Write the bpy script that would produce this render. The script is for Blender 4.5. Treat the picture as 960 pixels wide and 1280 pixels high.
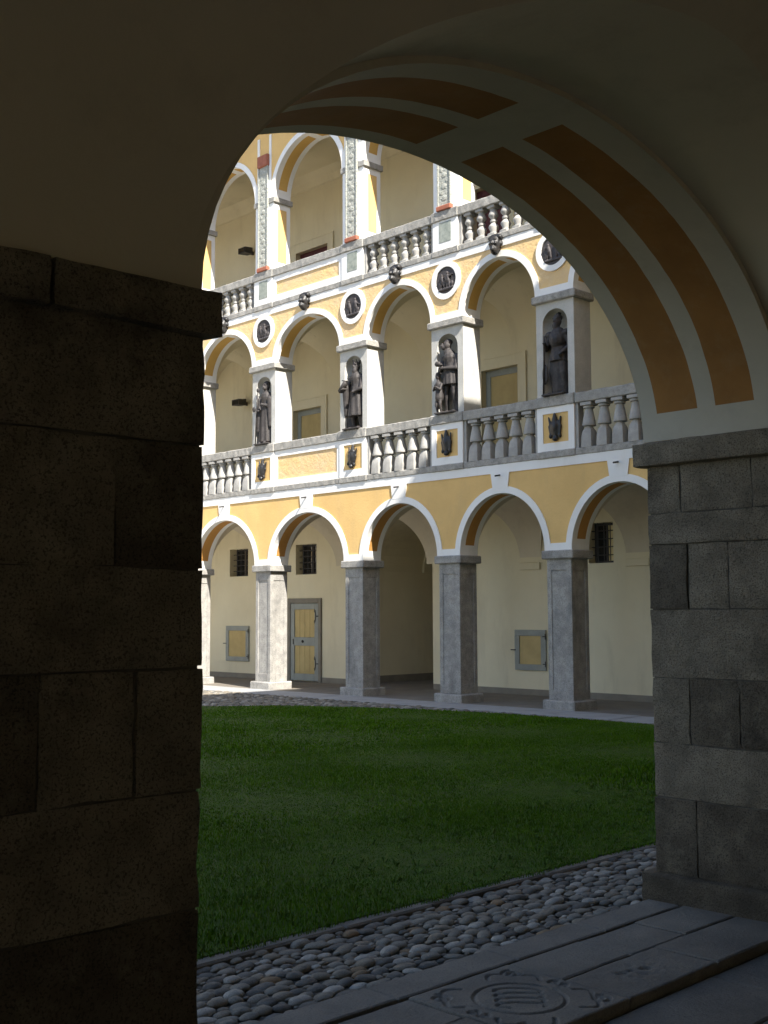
import bpy, bmesh, math, random
import numpy as np
from mathutils import Vector, Matrix, noise
random.seed(7); rng = np.random.default_rng(7)
for o in list(bpy.data.objects): bpy.data.objects.remove(o)
scene = bpy.context.scene
C = scene.collection
PI = math.pi

# ---------------------------------------------------------------- camera
EYE = 1.80
F_PX, YAW, PITCH, ROLL = 1451.9, math.radians(45.604), math.radians(4.924), math.radians(-0.263)
fw = Vector((math.cos(YAW)*math.cos(PITCH), math.sin(YAW)*math.cos(PITCH), math.sin(PITCH)))
rt = Vector((math.sin(YAW), -math.cos(YAW), 0)); up = rt.cross(fw)
rt2 = rt*math.cos(ROLL) + up*math.sin(ROLL); up2 = up*math.cos(ROLL) - rt*math.sin(ROLL)
cam = bpy.data.cameras.new('camera'); cam_o = bpy.data.objects.new('camera', cam); C.objects.link(cam_o)
cam.sensor_fit = 'VERTICAL'; cam.sensor_height = 24.0; cam.lens = F_PX/1280*24.0
cam.clip_start = 0.05; cam.clip_end = 500
m = Matrix((rt2, up2, -fw)).transposed().to_4x4(); m.translation = (0, 0, EYE); cam_o.matrix_world = m
scene.camera = cam_o

# ---------------------------------------------------------------- sky, sun, exposure
SUN = Vector((-0.30, -1.0, 1.04)).normalized()          # towards the sun
world = bpy.data.worlds.new('World'); scene.world = world; world.use_nodes = True
wn = world.node_tree.nodes; wl = world.node_tree.links
sky = wn.new('ShaderNodeTexSky'); sky.sky_type = 'NISHITA'; sky.sun_disc = False
sky.sun_elevation = math.asin(SUN.z); sky.sun_rotation = math.atan2(SUN.x, SUN.y)
sky.air_density = 1.0; sky.dust_density = 1.0; sky.ozone_density = 1.0
wl.new(sky.outputs[0], wn['Background'].inputs['Color']); wn['Background'].inputs['Strength'].default_value = 0.13
sl = bpy.data.lights.new('sun', 'SUN'); so = bpy.data.objects.new('sun', sl); C.objects.link(so)
sl.energy = 5.0; sl.angle = math.radians(0.53); sl.color = (1.0, 0.95, 0.87)
so.rotation_euler = (-SUN).to_track_quat('-Z', 'Y').to_euler(); so.location = SUN*60
vs = scene.view_settings; vs.view_transform = 'Standard'; vs.look = 'None'; vs.exposure = 1.3; vs.gamma = 1.0
vs.use_curve_mapping = False

# ---------------------------------------------------------------- materials
MATS = {}
def mat(name, col, col2=None, scale=3.0, rough=0.85, bump=0.15, bscale=60.0, speck=None, spscale=220.0, spamt=0.5,
        grime=None, gscale=1.2, gamt=0.4, streak=False, metallic=0.0, spec=0.3, bdist=0.004):
    """procedural material: two colours mixed by noise, fine grain, speckle, grime; world position as coordinate"""
    M = bpy.data.materials.new(name); M.use_nodes = True; MATS[name] = M
    nt = M.node_tree; N = nt.nodes; L = nt.links; B = N['Principled BSDF']
    geo = N.new('ShaderNodeNewGeometry'); pos = geo.outputs['Position']
    def tex(s, det=5.0, vec=None, ro=0.6):
        t = N.new('ShaderNodeTexNoise'); t.inputs['Scale'].default_value = s; t.inputs['Detail'].default_value = det
        t.inputs['Roughness'].default_value = ro; L.new(vec or pos, t.inputs['Vector']); return t.outputs['Fac']
    def ramp(f, a, b):
        r = N.new('ShaderNodeMapRange'); r.inputs['From Min'].default_value = a; r.inputs['From Max'].default_value = b
        L.new(f, r.inputs['Value']); return r.outputs['Result']
    def mix(f, a, b, k=1.0):
        x = N.new('ShaderNodeMix'); x.data_type = 'RGBA'
        if k != 1.0:
            mm = N.new('ShaderNodeMath'); mm.operation = 'MULTIPLY'; L.new(f, mm.inputs[0]); mm.inputs[1].default_value = k; f = mm.outputs[0]
        L.new(f, x.inputs['Factor'])
        for s, v in ((x.inputs[6], a), (x.inputs[7], b)):
            if isinstance(v, tuple): s.default_value = (*v, 1)
            else: L.new(v, s)
        return x.outputs[2]
    c = mix(ramp(tex(scale), .35, .65), col, col2 or tuple(v*.85 for v in col))
    if grime:
        vec = pos
        if streak:
            mp = N.new('ShaderNodeMapping'); mp.inputs['Scale'].default_value = (1, 1, .22); L.new(pos, mp.inputs['Vector']); vec = mp.outputs[0]
        c = mix(ramp(tex(gscale, 8, vec, .7), .52, .78), c, grime, gamt)
    if speck:
        c = mix(ramp(tex(spscale, 2, None, .8), .52, .62), c, speck, spamt)
    L.new(c, B.inputs['Base Color'])
    B.inputs['Roughness'].default_value = rough; B.inputs['Metallic'].default_value = metallic
    B.inputs['Specular IOR Level'].default_value = spec
    if bump:
        b = N.new('ShaderNodeBump'); b.inputs['Strength'].default_value = bump; b.inputs['Distance'].default_value = bdist
        L.new(tex(bscale, 8, None, .65), b.inputs['Height']); L.new(b.outputs[0], B.inputs['Normal'])
    return M
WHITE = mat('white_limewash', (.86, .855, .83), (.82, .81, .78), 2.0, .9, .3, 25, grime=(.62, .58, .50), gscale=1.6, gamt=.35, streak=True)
YELLOW = mat('ochre_yellow_plaster', (.77, .515, .205), (.70, .46, .18), 1.6, .9, .6, 18, grime=(.60, .41, .19), gscale=2.6, gamt=.6, streak=True, bdist=.008)
YELLOW_R = mat('patchy_yellow_plaster', (.78, .545, .25), (.72, .52, .29), 2.4, .9, .9, 9, grime=(.80, .66, .45), gscale=3.5, gamt=.6, bdist=.02)
CREAM = mat('cream_plaster', (.76, .68, .48), (.71, .63, .44), .9, .9, .4, 16, grime=(.52, .45, .31), gscale=1.4, gamt=.6, streak=True, bdist=.006)
VAULT = mat('grey_cream_vault_plaster', (.65, .575, .44), (.60, .53, .40), .8, .9, .6, 12, grime=(.40, .34, .25), gscale=1.3, gamt=.6, bdist=.006)
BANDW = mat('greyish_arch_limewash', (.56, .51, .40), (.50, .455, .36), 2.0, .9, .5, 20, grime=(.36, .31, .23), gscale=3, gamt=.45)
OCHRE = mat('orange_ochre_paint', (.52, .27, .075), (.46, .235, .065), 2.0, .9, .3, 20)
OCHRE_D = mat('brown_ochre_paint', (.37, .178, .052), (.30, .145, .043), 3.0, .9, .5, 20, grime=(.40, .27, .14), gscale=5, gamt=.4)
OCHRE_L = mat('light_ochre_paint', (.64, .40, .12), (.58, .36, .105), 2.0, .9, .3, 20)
STONE = mat('grey_granite', (.43, .412, .375), (.29, .28, .26), 5.5, .85, 1.0, 45, speck=(.12, .115, .108), spscale=70, spamt=.65, grime=(.11, .105, .095), gscale=3.0, gamt=.8, bdist=.01, streak=True)
LEDGE = mat('weathered_granite_ledge', (.44, .42, .38), (.29, .28, .255), 7, .9, .7, 30, speck=(.14, .135, .125), spscale=90, spamt=.6, grime=(.13, .125, .105), gscale=9, gamt=.7, bdist=.014)
BALST = mat('pale_granite_baluster', (.44, .425, .39), (.33, .32, .30), 5, .85, .5, 40, speck=(.25, .24, .23), spscale=120, spamt=.4, grime=(.24, .23, .21), gscale=6, gamt=.4)
GRAN = mat('rough_pier_granite', (.35, .293, .208), (.215, .178, .126), 5.0, .9, 1.0, 70, speck=(.055, .044, .032), spscale=110, spamt=.75, grime=(.050, .040, .028), gscale=2.1, gamt=.92, bdist=.02)
GRAN_D = mat('stained_pier_granite', (.19, .155, .108), (.095, .077, .054), 3.2, .9, 1.0, 60, speck=(.03, .025, .018), spscale=110, spamt=.7, grime=(.34, .285, .20), gscale=3.4, gamt=.85, bdist=.022)
MORTAR = mat('dark_mortar', (.16, .14, .11), (.07, .062, .05), 8, .95, .8, 40)
BRONZE = mat('blackened_terracotta', (.060, .053, .050), (.032, .028, .027), 9, .6, .5, 60, grime=(.13, .118, .105), gscale=14, gamt=.55, spec=.35)
BLACKB = mat('black_terracotta', (.028, .026, .025), (.016, .015, .015), 12, .45, .4, 60, spec=.5)
RELIEF = mat('dark_relief_disc', (.075, .066, .066), (.05, .045, .045), 8, .6, .5, 50, spec=.3)
IRON = mat('black_iron', (.03, .03, .032), (.045, .035, .03), 20, .55, .2, 80, spec=.5)
GREYPAINT = mat('grey_green_door_paint', (.33, .34, .30), (.28, .29, .26), 4, .6, .2, 60)
DOORYEL = mat('yellow_door_paint', (.55, .415, .18), (.47, .35, .15), 3, .6, .3, 50, grime=(.42, .30, .12), gscale=6, gamt=.5, streak=True)
REDWOOD = mat('dark_red_door_paint', (.11, .03, .03), (.08, .022, .025), 5, .5, .2, 60)
BRICKRED = mat('red_terracotta', (.38, .14, .085), (.30, .105, .065), 9, .8, .5, 40)
MARBLE = mat('grey_green_marble', (.36, .38, .33), (.22, .25, .215), 9, .5, .4, 30, grime=(.52, .52, .47), gscale=14, gamt=.6)
CARVED = mat('carved_grey_marble', (.52, .51, .45), (.30, .32, .28), 22, .7, 1.0, 26, grime=(.16, .18, .16), gscale=24, gamt=.7, bdist=.03)
GLASS = mat('dark_window_glass', (.012, .013, .015), (.02, .02, .022), 3, .08, 0, spec=.6)
ROOF = mat('brown_roof_tile', (.26, .13, .08), (.20, .10, .065), 3, .85, .6, 20)
SKIRT = mat('grey_brown_skirting', (.27, .24, .19), (.22, .195, .155), 3, .9, .4, 30)
FLAG = mat('slate_grey_flagstone', (.225, .205, .168), (.15, .137, .115), 2.0, .8, .8, 45, speck=(.07, .07, .07), spscale=110, spamt=.5, grime=(.075, .073, .07), gscale=3.5, gamt=.65, bdist=.008)
FLAGP = mat('pale_edge_flagstone', (.38, .38, .37), (.30, .30, .295), 2.4, .8, .5, 40, speck=(.2, .2, .2), spscale=120, spamt=.4, grime=(.2, .2, .19), gscale=2, gamt=.4)
FLOOR = mat('brown_arcade_floor', (.21, .185, .15), (.16, .14, .115), 1.6, .85, .5, 25, grime=(.12, .105, .085), gscale=2, gamt=.5)
BED = mat('sandy_cobble_bed', (.125, .112, .092), (.07, .064, .052), 9, .95, 1.0, 60, bdist=.012)
SOIL = mat('lawn_soil', (.05, .095, .006), (.034, .062, .005), 6, .95, .6, 50)
COB = []
for i, (a, b) in enumerate((((.27, .25, .205), (.17, .157, .13)), ((.175, .163, .14), (.105, .098, .085)), ((.27, .235, .18), (.18, .157, .12)), ((.40, .375, .32), (.28, .262, .225)), ((.27, .19, .11), (.19, .135, .08)))):
    COB.append(mat('cobble_stone_%s' % 'abcde'[i], a, b, 14, .8, .7, 60, speck=tuple(v*.5 for v in b), spscale=160, spamt=.5, grime=tuple(v*.55 for v in b), gscale=9, gamt=.6, bdist=.008))
GRASS = mat('grass_blade', (.082, .172, .005), (.056, .128, .004), 1.6, .9, 0, grime=(.14, .18, .012), gscale=5, gamt=.6, spec=.08)

# ---------------------------------------------------------------- mesh helpers
class MB:
    def __init__(s): s.v = []; s.f = []; s.m = []
    def face(s, pts, mi=0):
        n = len(s.v); s.v += [tuple(p) for p in pts]; s.f.append(tuple(range(n, n+len(pts)))); s.m.append(mi)
    def add(s, vs_, fs, mi=0):
        n = len(s.v); s.v += [tuple(p) for p in vs_]
        for f in fs: s.f.append(tuple(i+n for i in f)); s.m.append(mi)
    def box(s, x0, x1, y0, y1, z0, z1, c=0.0, mi=0):
        if c <= 0:
            vs_ = [(x, y, z) for x in (x0, x1) for y in (y0, y1) for z in (z0, z1)]
            s.add(vs_, [(0, 1, 3, 2), (4, 6, 7, 5), (0, 4, 5, 1), (2, 3, 7, 6), (0, 2, 6, 4), (1, 5, 7, 3)], mi); return
        X = ((x0, x1), (y0, y1), (z0, z1)); vs_ = []; idx = {}
        for cx in (0, 1):
            for cy in (0, 1):
                for cz in (0, 1):
                    for ax in range(3):
                        p = [X[0][cx], X[1][cy], X[2][cz]]
                        for a, cc in enumerate((cx, cy, cz)):
                            if a != ax: p[a] += c if cc == 0 else -c
                        idx[cx, cy, cz, ax] = len(vs_); vs_.append(p)
        fs = []
        for ax in range(3):
            o = [a for a in range(3) if a != ax]
            for s_ in (0, 1):
                q = []
                for a, b in ((0, 0), (1, 0), (1, 1), (0, 1)):
                    k = [0, 0, 0]; k[ax] = s_; k[o[0]] = a; k[o[1]] = b; q.append(idx[(*k, ax)])
                fs.append(tuple(q))
            for a in (0, 1):
                for b in (0, 1):
                    k0 = [0]*3; k0[ax] = 0; k0[o[0]] = a; k0[o[1]] = b; k1 = list(k0); k1[ax] = 1
                    fs.append((idx[(*k0, o[0])], idx[(*k1, o[0])], idx[(*k1, o[1])], idx[(*k0, o[1])]))
        for k in ((a, b, d) for a in (0, 1) for b in (0, 1) for d in (0, 1)):
            fs.append(tuple(idx[(*k, ax)] for ax in range(3)))
        s.add(vs_, fs, mi)
    def ring_loft(s, rings, closed=True, caps=True, mi=0):
        n = len(rings[0]); base = len(s.v)
        for r in rings: s.v += [tuple(p) for p in r]
        for i in range(len(rings)-1):
            for j in range(n if closed else n-1):
                a = base+i*n+j; b = base+i*n+(j+1) % n
                s.f.append((a, b, b+n, a+n)); s.m.append(mi)
        if caps:
            s.f.append(tuple(base+j for j in range(n))[::-1]); s.m.append(mi)
            s.f.append(tuple(base+(len(rings)-1)*n+j for j in range(n))); s.m.append(mi)
    def tube(s, pts, radii, n=8, mi=0):
        pts = [Vector(p) for p in pts]; rings = []
        for i, p in enumerate(pts):
            t = (pts[min(i+1, len(pts)-1)]-pts[max(i-1, 0)]).normalized()
            a = t.orthogonal().normalized() if abs(t.z) > .9 else t.cross(Vector((0, 0, 1))).normalized()
            if i and a.dot(pa) < 0: a = -a
            pa = a; b = t.cross(a); r = radii[i] if isinstance(radii, (list, tuple)) else radii
            rings.append([p+(a*math.cos(2*PI*k/n)+b*math.sin(2*PI*k/n))*r for k in range(n)])
        s.ring_loft(rings, mi=mi)
    def cap(s, p0, p1, r0, r1, n=10):
        p0 = Vector(p0); p1 = Vector(p1); d = p1-p0; L = max(d.length, 1e-4); t = d/L
        a = t.orthogonal().normalized(); b = t.cross(a); rings = []
        prof = [(-r0*math.sin(q), r0*math.cos(q)) for q in (1.45, 1.0, .5, 0)] + [(L+r1*math.sin(q), r1*math.cos(q)) for q in (0, .5, 1.0, 1.45)]
        for h, r in prof: rings.append([p0+t*h+(a*math.cos(2*PI*k/n)+b*math.sin(2*PI*k/n))*r for k in range(n)])
        s.ring_loft(rings)
    def ell(s, c, r, n=12, m_=8, rot=None):
        c = Vector(c); rings = []
        for i in range(m_+1):
            ph = -PI/2 + PI*(i+.0)/m_; ph = max(-1.5, min(1.5, ph))
            ring = []
            for k in range(n):
                p = Vector((r[0]*math.cos(ph)*math.cos(2*PI*k/n), r[1]*math.cos(ph)*math.sin(2*PI*k/n), r[2]*math.sin(ph)))
                if rot: p = rot @ p
                ring.append(c+p)
            rings.append(ring)
        s.ring_loft(rings)
    def mesh(s, name, mats, smooth=False):
        me = bpy.data.meshes.new(name); me.from_pydata(s.v, [], s.f)
        for M in (mats if isinstance(mats, (list, tuple)) else [mats]): me.materials.append(M)
        me.polygons.foreach_set('material_index', s.m)
        if smooth: me.polygons.foreach_set('use_smooth', [True]*len(s.f))
        me.validate(); me.update(); return me
    def build(s, name, mats, parent=None, smooth=False, fix=True):
        me = s.mesh(name, mats, smooth)
        if fix:
            bm = bmesh.new(); bm.from_mesh(me); bmesh.ops.remove_doubles(bm, verts=bm.verts, dist=1e-5)
            bmesh.ops.recalc_face_normals(bm, faces=bm.faces); bm.to_mesh(me); bm.free()
        return link(name, me, parent)
def link(name, me, parent=None, loc=None):
    o = bpy.data.objects.new(name, me); C.objects.link(o)
    if loc is not None: o.location = loc
    if parent is not None:
        o.parent = parent; o.matrix_parent_inverse = WORLD_INV[parent.name] if parent.name in WORLD_INV else Matrix()
    return o
WORLD_INV = {}
def empty(name, loc, parent=None):
    o = link(name, None, parent); o.empty_display_size = .3
    if parent is None:
        o.location = loc; WORLD_INV[o.name] = Matrix.Translation(-Vector(loc))
    return o
def tag(o, label=None, cat=None, group=None, kind=None):
    for k, v in (('label', label), ('category', cat), ('group', group), ('kind', kind)):
        if v: o[k] = v
    return o
def box(name, M, parent, x0, x1, y0, y1, z0, z1, c=0.0):
    b = MB(); b.box(x0, x1, y0, y1, z0, z1, c); return b.build(name, M, parent)
def smooth_angle(o, deg=40):
    me = o.data; me.polygons.foreach_set('use_smooth', [True]*len(me.polygons))
    bm = bmesh.new(); bm.from_mesh(me)
    for e in bm.edges: e.smooth = not (len(e.link_faces) == 2 and e.calc_face_angle(0) > math.radians(deg))
    bm.to_mesh(me); bm.free()
def rough_box(name, M, parent, x0, x1, y0, y1, z0, z1, amp=.008, step=.07, c=.015):
    """weathered stone: chamfered, finely cut along its length and roughened"""
    bm = bmesh.new(); bmesh.ops.create_cube(bm, size=1)
    for v in bm.verts: v.co = Vector((x0+(v.co.x+.5)*(x1-x0), y0+(v.co.y+.5)*(y1-y0), z0+(v.co.z+.5)*(z1-z0)))
    bmesh.ops.bevel(bm, geom=bm.edges[:], offset=c, segments=1, affect='EDGES')
    ax = max(range(3), key=lambda k: (x1-x0, y1-y0, z1-z0)[k]); n_ = max(2, int((x1-x0, y1-y0, z1-z0)[ax]/step)); lo_ = (x0, y0, z0)[ax]; ln = (x1-x0, y1-y0, z1-z0)[ax]
    for k in range(1, n_):
        co = [0, 0, 0]; co[ax] = lo_+ln*k/n_; no = [0, 0, 0]; no[ax] = 1
        bmesh.ops.bisect_plane(bm, geom=bm.verts[:]+bm.edges[:]+bm.faces[:], plane_co=co, plane_no=no)
    for v in bm.verts:
        q = v.co*9; v.co += Vector((noise.noise(q), noise.noise(q+Vector((7, 3, 1))), noise.noise(q+Vector((2, 9, 5)))))*amp
    me = bpy.data.meshes.new(name); bm.to_mesh(me); bm.free(); me.materials.append(M); return link(name, me, parent)
def arc(ya, yb, zs, zc, n=28):
    """semi-elliptic arch from (ya,zs) to (yb,zs) with crown zc"""
    c = (ya+yb)/2; a = (yb-ya)/2; b = zc-zs
    return [(c-a*math.cos(PI*i/n), zs+b*math.sin(PI*i/n)) for i in range(n+1)]
def arch_plate(mb, P, y0, y1, ya, yb, zs, zc, zt, mi=0, n=28, zb=None):
    """a vertical plate with an arched opening; P maps (along, z) to a point"""
    A = arc(ya, yb, zs, zc, n); zb = zs if zb is None else zb
    if ya > y0: mb.face([P(y0, zb), P(ya, zb), P(ya, zs), P(ya, zt), P(y0, zt)] if zb < zs else [P(y0, zs), P(ya, zs), P(ya, zt), P(y0, zt)], mi)
    for (a, za), (b, zb_) in zip(A, A[1:]): mb.face([P(a, za), P(b, zb_), P(b, zt), P(a, zt)], mi)
    if yb < y1: mb.face([P(yb, zb), P(y1, zb), P(y1, zt), P(yb, zt), P(yb, zs)] if zb < zs else [P(yb, zs), P(y1, zs), P(y1, zt), P(yb, zt)], mi)
def archivolt(mb, xf, xb, ya, yb, zs, zc, w, n=28):
    """solid ring of width w round an arch, front face xf, back xb"""
    I = arc(ya, yb, zs, zc, n); O = arc(ya-w, yb+w, zs, zc+w, n)
    rings = [[(xf, *i), (xf, *o), (xb, *o), (xb, *i)] for i, o in zip(I, O)]
    mb.ring_loft(rings)

# ================================================================= GROUND
D = 17.378      # court face of the far wing
XB = 20.0       # back wall of its loggias
T = 0.52        # thickness of the arcade wall
g = MB(); g.face([(-60, -60, -.06), (80, -60, -.06), (80, 90, -.06), (-60, 90, -.06)])
tag(g.build('ground', BED), kind='structure')

# far paving: pale edging flags in front of the piers, brown floor inside
fp = tag(empty('arcade_paving', (16.9, 18, 0)), kind='structure')
yy = 4.3
while yy < 36.5:
    w = random.uniform(1.2, 2.0)
    box('flagstone', FLAGP, fp, 16.30+random.uniform(-.02, .02), 17.28, yy+.006, yy+w-.006, -.05, random.uniform(-.004, .004), .008); yy += w
box('floor_slab', FLOOR, fp, 17.285, 29.0, 4.3, 37.0, -.05, -.006)

g = MB(); g.face([(-14, 22.6, -.02), (16.29, 22.6, -.02), (16.29, 37.4, -.02), (-14, 37.4, -.02)]); tag(g.build('bounce_gravel', mat('pale_bounce_gravel', (.42, .40, .36), (.33, .315, .28), 20, .9, .8, 60)), kind='structure')  # unseen pale ground, added to bounce sunlight into the arcades
# lawn
LAWN = [(-7, 5.13), (16.03, 5.13), (16.02, 10.4), (15.93, 13.4), (15.6, 14.8), (15.2, 16.2), (14.55, 17.4), (13.3, 18.55), (11.5, 19.3), (9, 19.6), (-7, 19.6)]
mb = MB(); mb.face([(x, y, .012) for x, y in LAWN]); lawn = mb.build('lawn', SOIL); tag(lawn, kind='structure')
def in_lawn(x, y):
    y = np.where((y > 5.075+.025*np.sin(x*9)*np.sin(x*3.7)) & (y < 5.14), 5.14, y); ok = np.zeros(len(x), bool); P = LAWN; j = len(P)-1
    for i in range(len(P)):
        (xi, yi), (xj, yj) = P[i], P[j]
        c = ((yi > y) != (yj > y)) & (x < (xj-xi)*(y-yi)/((yj-yi) if yj != yi else 1e-9)+xi); ok ^= c; j = i
    return ok
def blades(x0, x1, y0, y1, dens, hmin, hmax, wid):
    n = int((x1-x0)*(y1-y0)*dens); x = rng.uniform(x0, x1, n); y = rng.uniform(y0, y1, n); k = in_lawn(x, y); x = x[k]; y = y[k]; n = len(x)
    h = rng.uniform(hmin, hmax, n)*(0.75+0.35*np.sin(x*1.7+y*.6)*np.sin(y*1.3-x*.5)); a = rng.uniform(0, 2*PI, n); le = rng.uniform(.1, .8, n)*h; w = wid*rng.uniform(.6, 1.3, n)
    dx, dy = np.cos(a), np.sin(a); lx, ly = np.cos(a+1.3), np.sin(a+1.3)
    V = np.empty((n, 5, 3))
    for i, (s, t, f) in enumerate(((-1, 0, 0), (1, 0, 0), (.7, .55, .3), (-.7, .55, .3), (0, 1, 1))):
        V[:, i, 0] = x+dx*w*s+lx*le*f; V[:, i, 1] = y+dy*w*s+ly*le*f; V[:, i, 2] = .008+h*t
    return V
VV = np.concatenate([blades(3, 10, 5.05, 7.6, 6500, .014, .036, .0024), blades(3, 16.1, 7.6, 11.5, 3000, .016, .038, .004),
                     blades(4, 16.1, 11.5, 19.6, 1000, .02, .045, .008), blades(-7, 4, 5.13, 19.6, 300, .03, .06, .010), blades(10, 16.1, 5.06, 7.6, 1600, .03, .06, .006)])
n = len(VV); me = bpy.data.meshes.new('grass'); me.vertices.add(n*5); me.vertices.foreach_set('co', VV.reshape(-1))
lo = np.array([0, 1, 2, 3, 3, 2, 4]); li = (np.arange(n)[:, None]*5+lo).reshape(-1); me.loops.add(n*7); me.loops.foreach_set('vertex_index', li.astype(np.int32))
st = (np.arange(n)[:, None]*7+np.array([0, 4])).reshape(-1); me.polygons.add(n*2); me.polygons.foreach_set('loop_start', st.astype(np.int32))
me.update(calc_edges=True); me.materials.append(GRASS); tag(link('grass', me), 'short green mown grass covering the courtyard lawn', 'grass', kind='stuff')
# a few taller weeds and clover tufts in the lawn near its edge
wb = MB()
for _ in range(260):
    x = random.uniform(3.3, 11); y = 5.16+abs(random.gauss(0, 1.1)); r = random.uniform(.008, .018)
    for k in range(random.randint(5, 9)):
        a = random.uniform(0, 6.28); h = random.uniform(.015, .05); dx, dy = math.cos(a), math.sin(a)
        p = Vector((x+dx*.01, y+dy*.01, .01)); q = p+Vector((dx*r*1.6, dy*r*1.6, h)); s = Vector((-dy, dx, 0))*.003
        wb.face([p-s, p+s, q+s*1.8, q+Vector((dx, dy, 0))*.008, q-s*1.8])
WEED = mat('clover_leaf', (.11, .20, .03), (.08, .15, .02), 12, .55, 0)
tag(wb.build('clover', WEED, fix=False), 'pale green clover and weed tufts dotted over the lawn', 'weeds', kind='stuff')

# edging, cobbles
cp = tag(empty('cobble_path', (5, 4.6, 0)), kind='structure')
b = MB(); NX, NY = 240, 16; b.add([(2.3+6.2*i/NX, 4.19+.86*j/NY, -.030+.010*noise.noise((i*.35, j*.35*1.0, 2))+.006*noise.noise((i*1.1, j*1.1, 8))) for i in range(NX+1) for j in range(NY+1)], [(i*(NY+1)+j, (i+1)*(NY+1)+j, (i+1)*(NY+1)+j+1, i*(NY+1)+j+1) for i in range(NX) for j in range(NY)]); b.build('sand_bed', BED, cp, smooth=True, fix=False)
xx = -6.0
while xx < 16.2:
    w = random.uniform(.7, 1.2)
    box('edging_stone', FLAG, cp, xx+.005, xx+w-.005, 5.045+random.uniform(-.008, .008), 5.135, -.05, .006+random.uniform(-.006, .006), .012); xx += w
def pack(x0, x1, y0, y1, rmin, rmax, tries, elong=1.5, ok=lambda x, y: True):
    out = []; cell = {}; cs = rmax*2*elong
    for t in range(tries):
        r = rmax-(rmax-rmin)*min(1.0, (t/tries)*1.3)**.8*random.uniform(.75, 1.0)
        x = random.uniform(x0, x1); y = random.uniform(y0, y1)
        if not ok(x, y): continue
        e = random.uniform(1.15, elong); ci, cj = int(x//cs), int(y//cs); good = True
        for i in (-1, 0, 1):
            for j in (-1, 0, 1):
                for (px, py, pr, pe, _) in cell.get((ci+i, cj+j), ()):
                    if ((px-x)/((pr*pe+r*e)*.84))**2+((py-y)/((pr+r)*.84))**2 < 1: good = False; break
                if not good: break
            if not good: break
        if good:
            k = (x, y, r, e, random.gauss(0, .18)); out.append(k); cell.setdefault((ci, cj), []).append(k)
    return out
def cobble_mesh(name, seed):
    b = MB(); rings = []; n_ = 9
    for ph, rr in ((-.4, .95), (.15, 1.0), (.62, .84), (.92, .52)):
        rings.append([(rr*math.cos(2*PI*k/n_)*(1+.24*noise.noise((k*.8+seed*9, ph*2, 1))), rr*math.sin(2*PI*k/n_)*(1+.24*noise.noise((k*.9, seed*7, ph))), ph+.1*noise.noise((k*.7, seed*5, ph))*1.6) for k in range(n_)])
    b.ring_loft(rings); return b
COBM = {}
def cob_me(s, ci):
    if (s, ci) not in COBM: COBM[s, ci] = cobble_mesh('cobble', s).mesh('cobble', COB[ci], smooth=True)
    return COBM[s, ci]
near = pack(2.5, 8.3, 4.20, 5.04, .012, .046, 80000, 1.9, lambda x, y: not (x > 6.36 and y < 4.29))
near.sort(key=lambda k: (k[0]-4.3)**2+(k[1]-4.5)**2)
vis = sorted([k for k in near if 3.05 < k[0] < 6.9 and k[2] > .024], key=lambda k: -k[2]/math.hypot(k[0], k[1]))[:298]; vs_set = set(id(k) for k in vis); rest = [k for k in near if id(k) not in vs_set]
for (x, y, r, e, a) in vis:
    o = link('cobble', cob_me(random.randrange(8), random.choices(range(5), (5, 4, 3, 2, .25))[0]), cp)
    o.matrix_basis = Matrix.Translation((x, y, -.026+random.uniform(-.012, .008))) @ Matrix.Rotation(a, 4, 'Z') @ Matrix.Rotation(random.gauss(0, .08), 4, 'Y') @ Matrix.Diagonal((r*e, r, r*random.uniform(.38, .62), 1))
rest += pack(-6, 2.5, 4.20, 5.04, .035, .07, 5000, 1.6) + pack(8.3, 16.2, 4.24, 5.04, .035, .07, 6000, 1.6)
far_ok = lambda x, y: not in_lawn(np.array([x]), np.array([y]))[0]
rest += pack(13.0, 16.27, 5.3, 22.5, .03, .062, 30000, 1.6, far_ok)
b = MB(); base = [cobble_mesh('c', s) for s in range(6)]; mi_ = []
for (x, y, r, e, a) in rest:
    q = random.choice(base); ca, sa = math.cos(a), math.sin(a); h = r*.5; z0 = -.024+random.uniform(-.006, .006)
    b.add([(x+ca*p[0]*r*e-sa*p[1]*r, y+sa*p[0]*r*e+ca*p[1]*r, z0+p[2]*h) for p in q.v], q.f, random.choices(range(4), (5, 4, 3, 2))[0])
o = b.build('cobble_bed', COB[:4], cp, smooth=True, fix=False); tag(o, kind='stuff')

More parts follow.
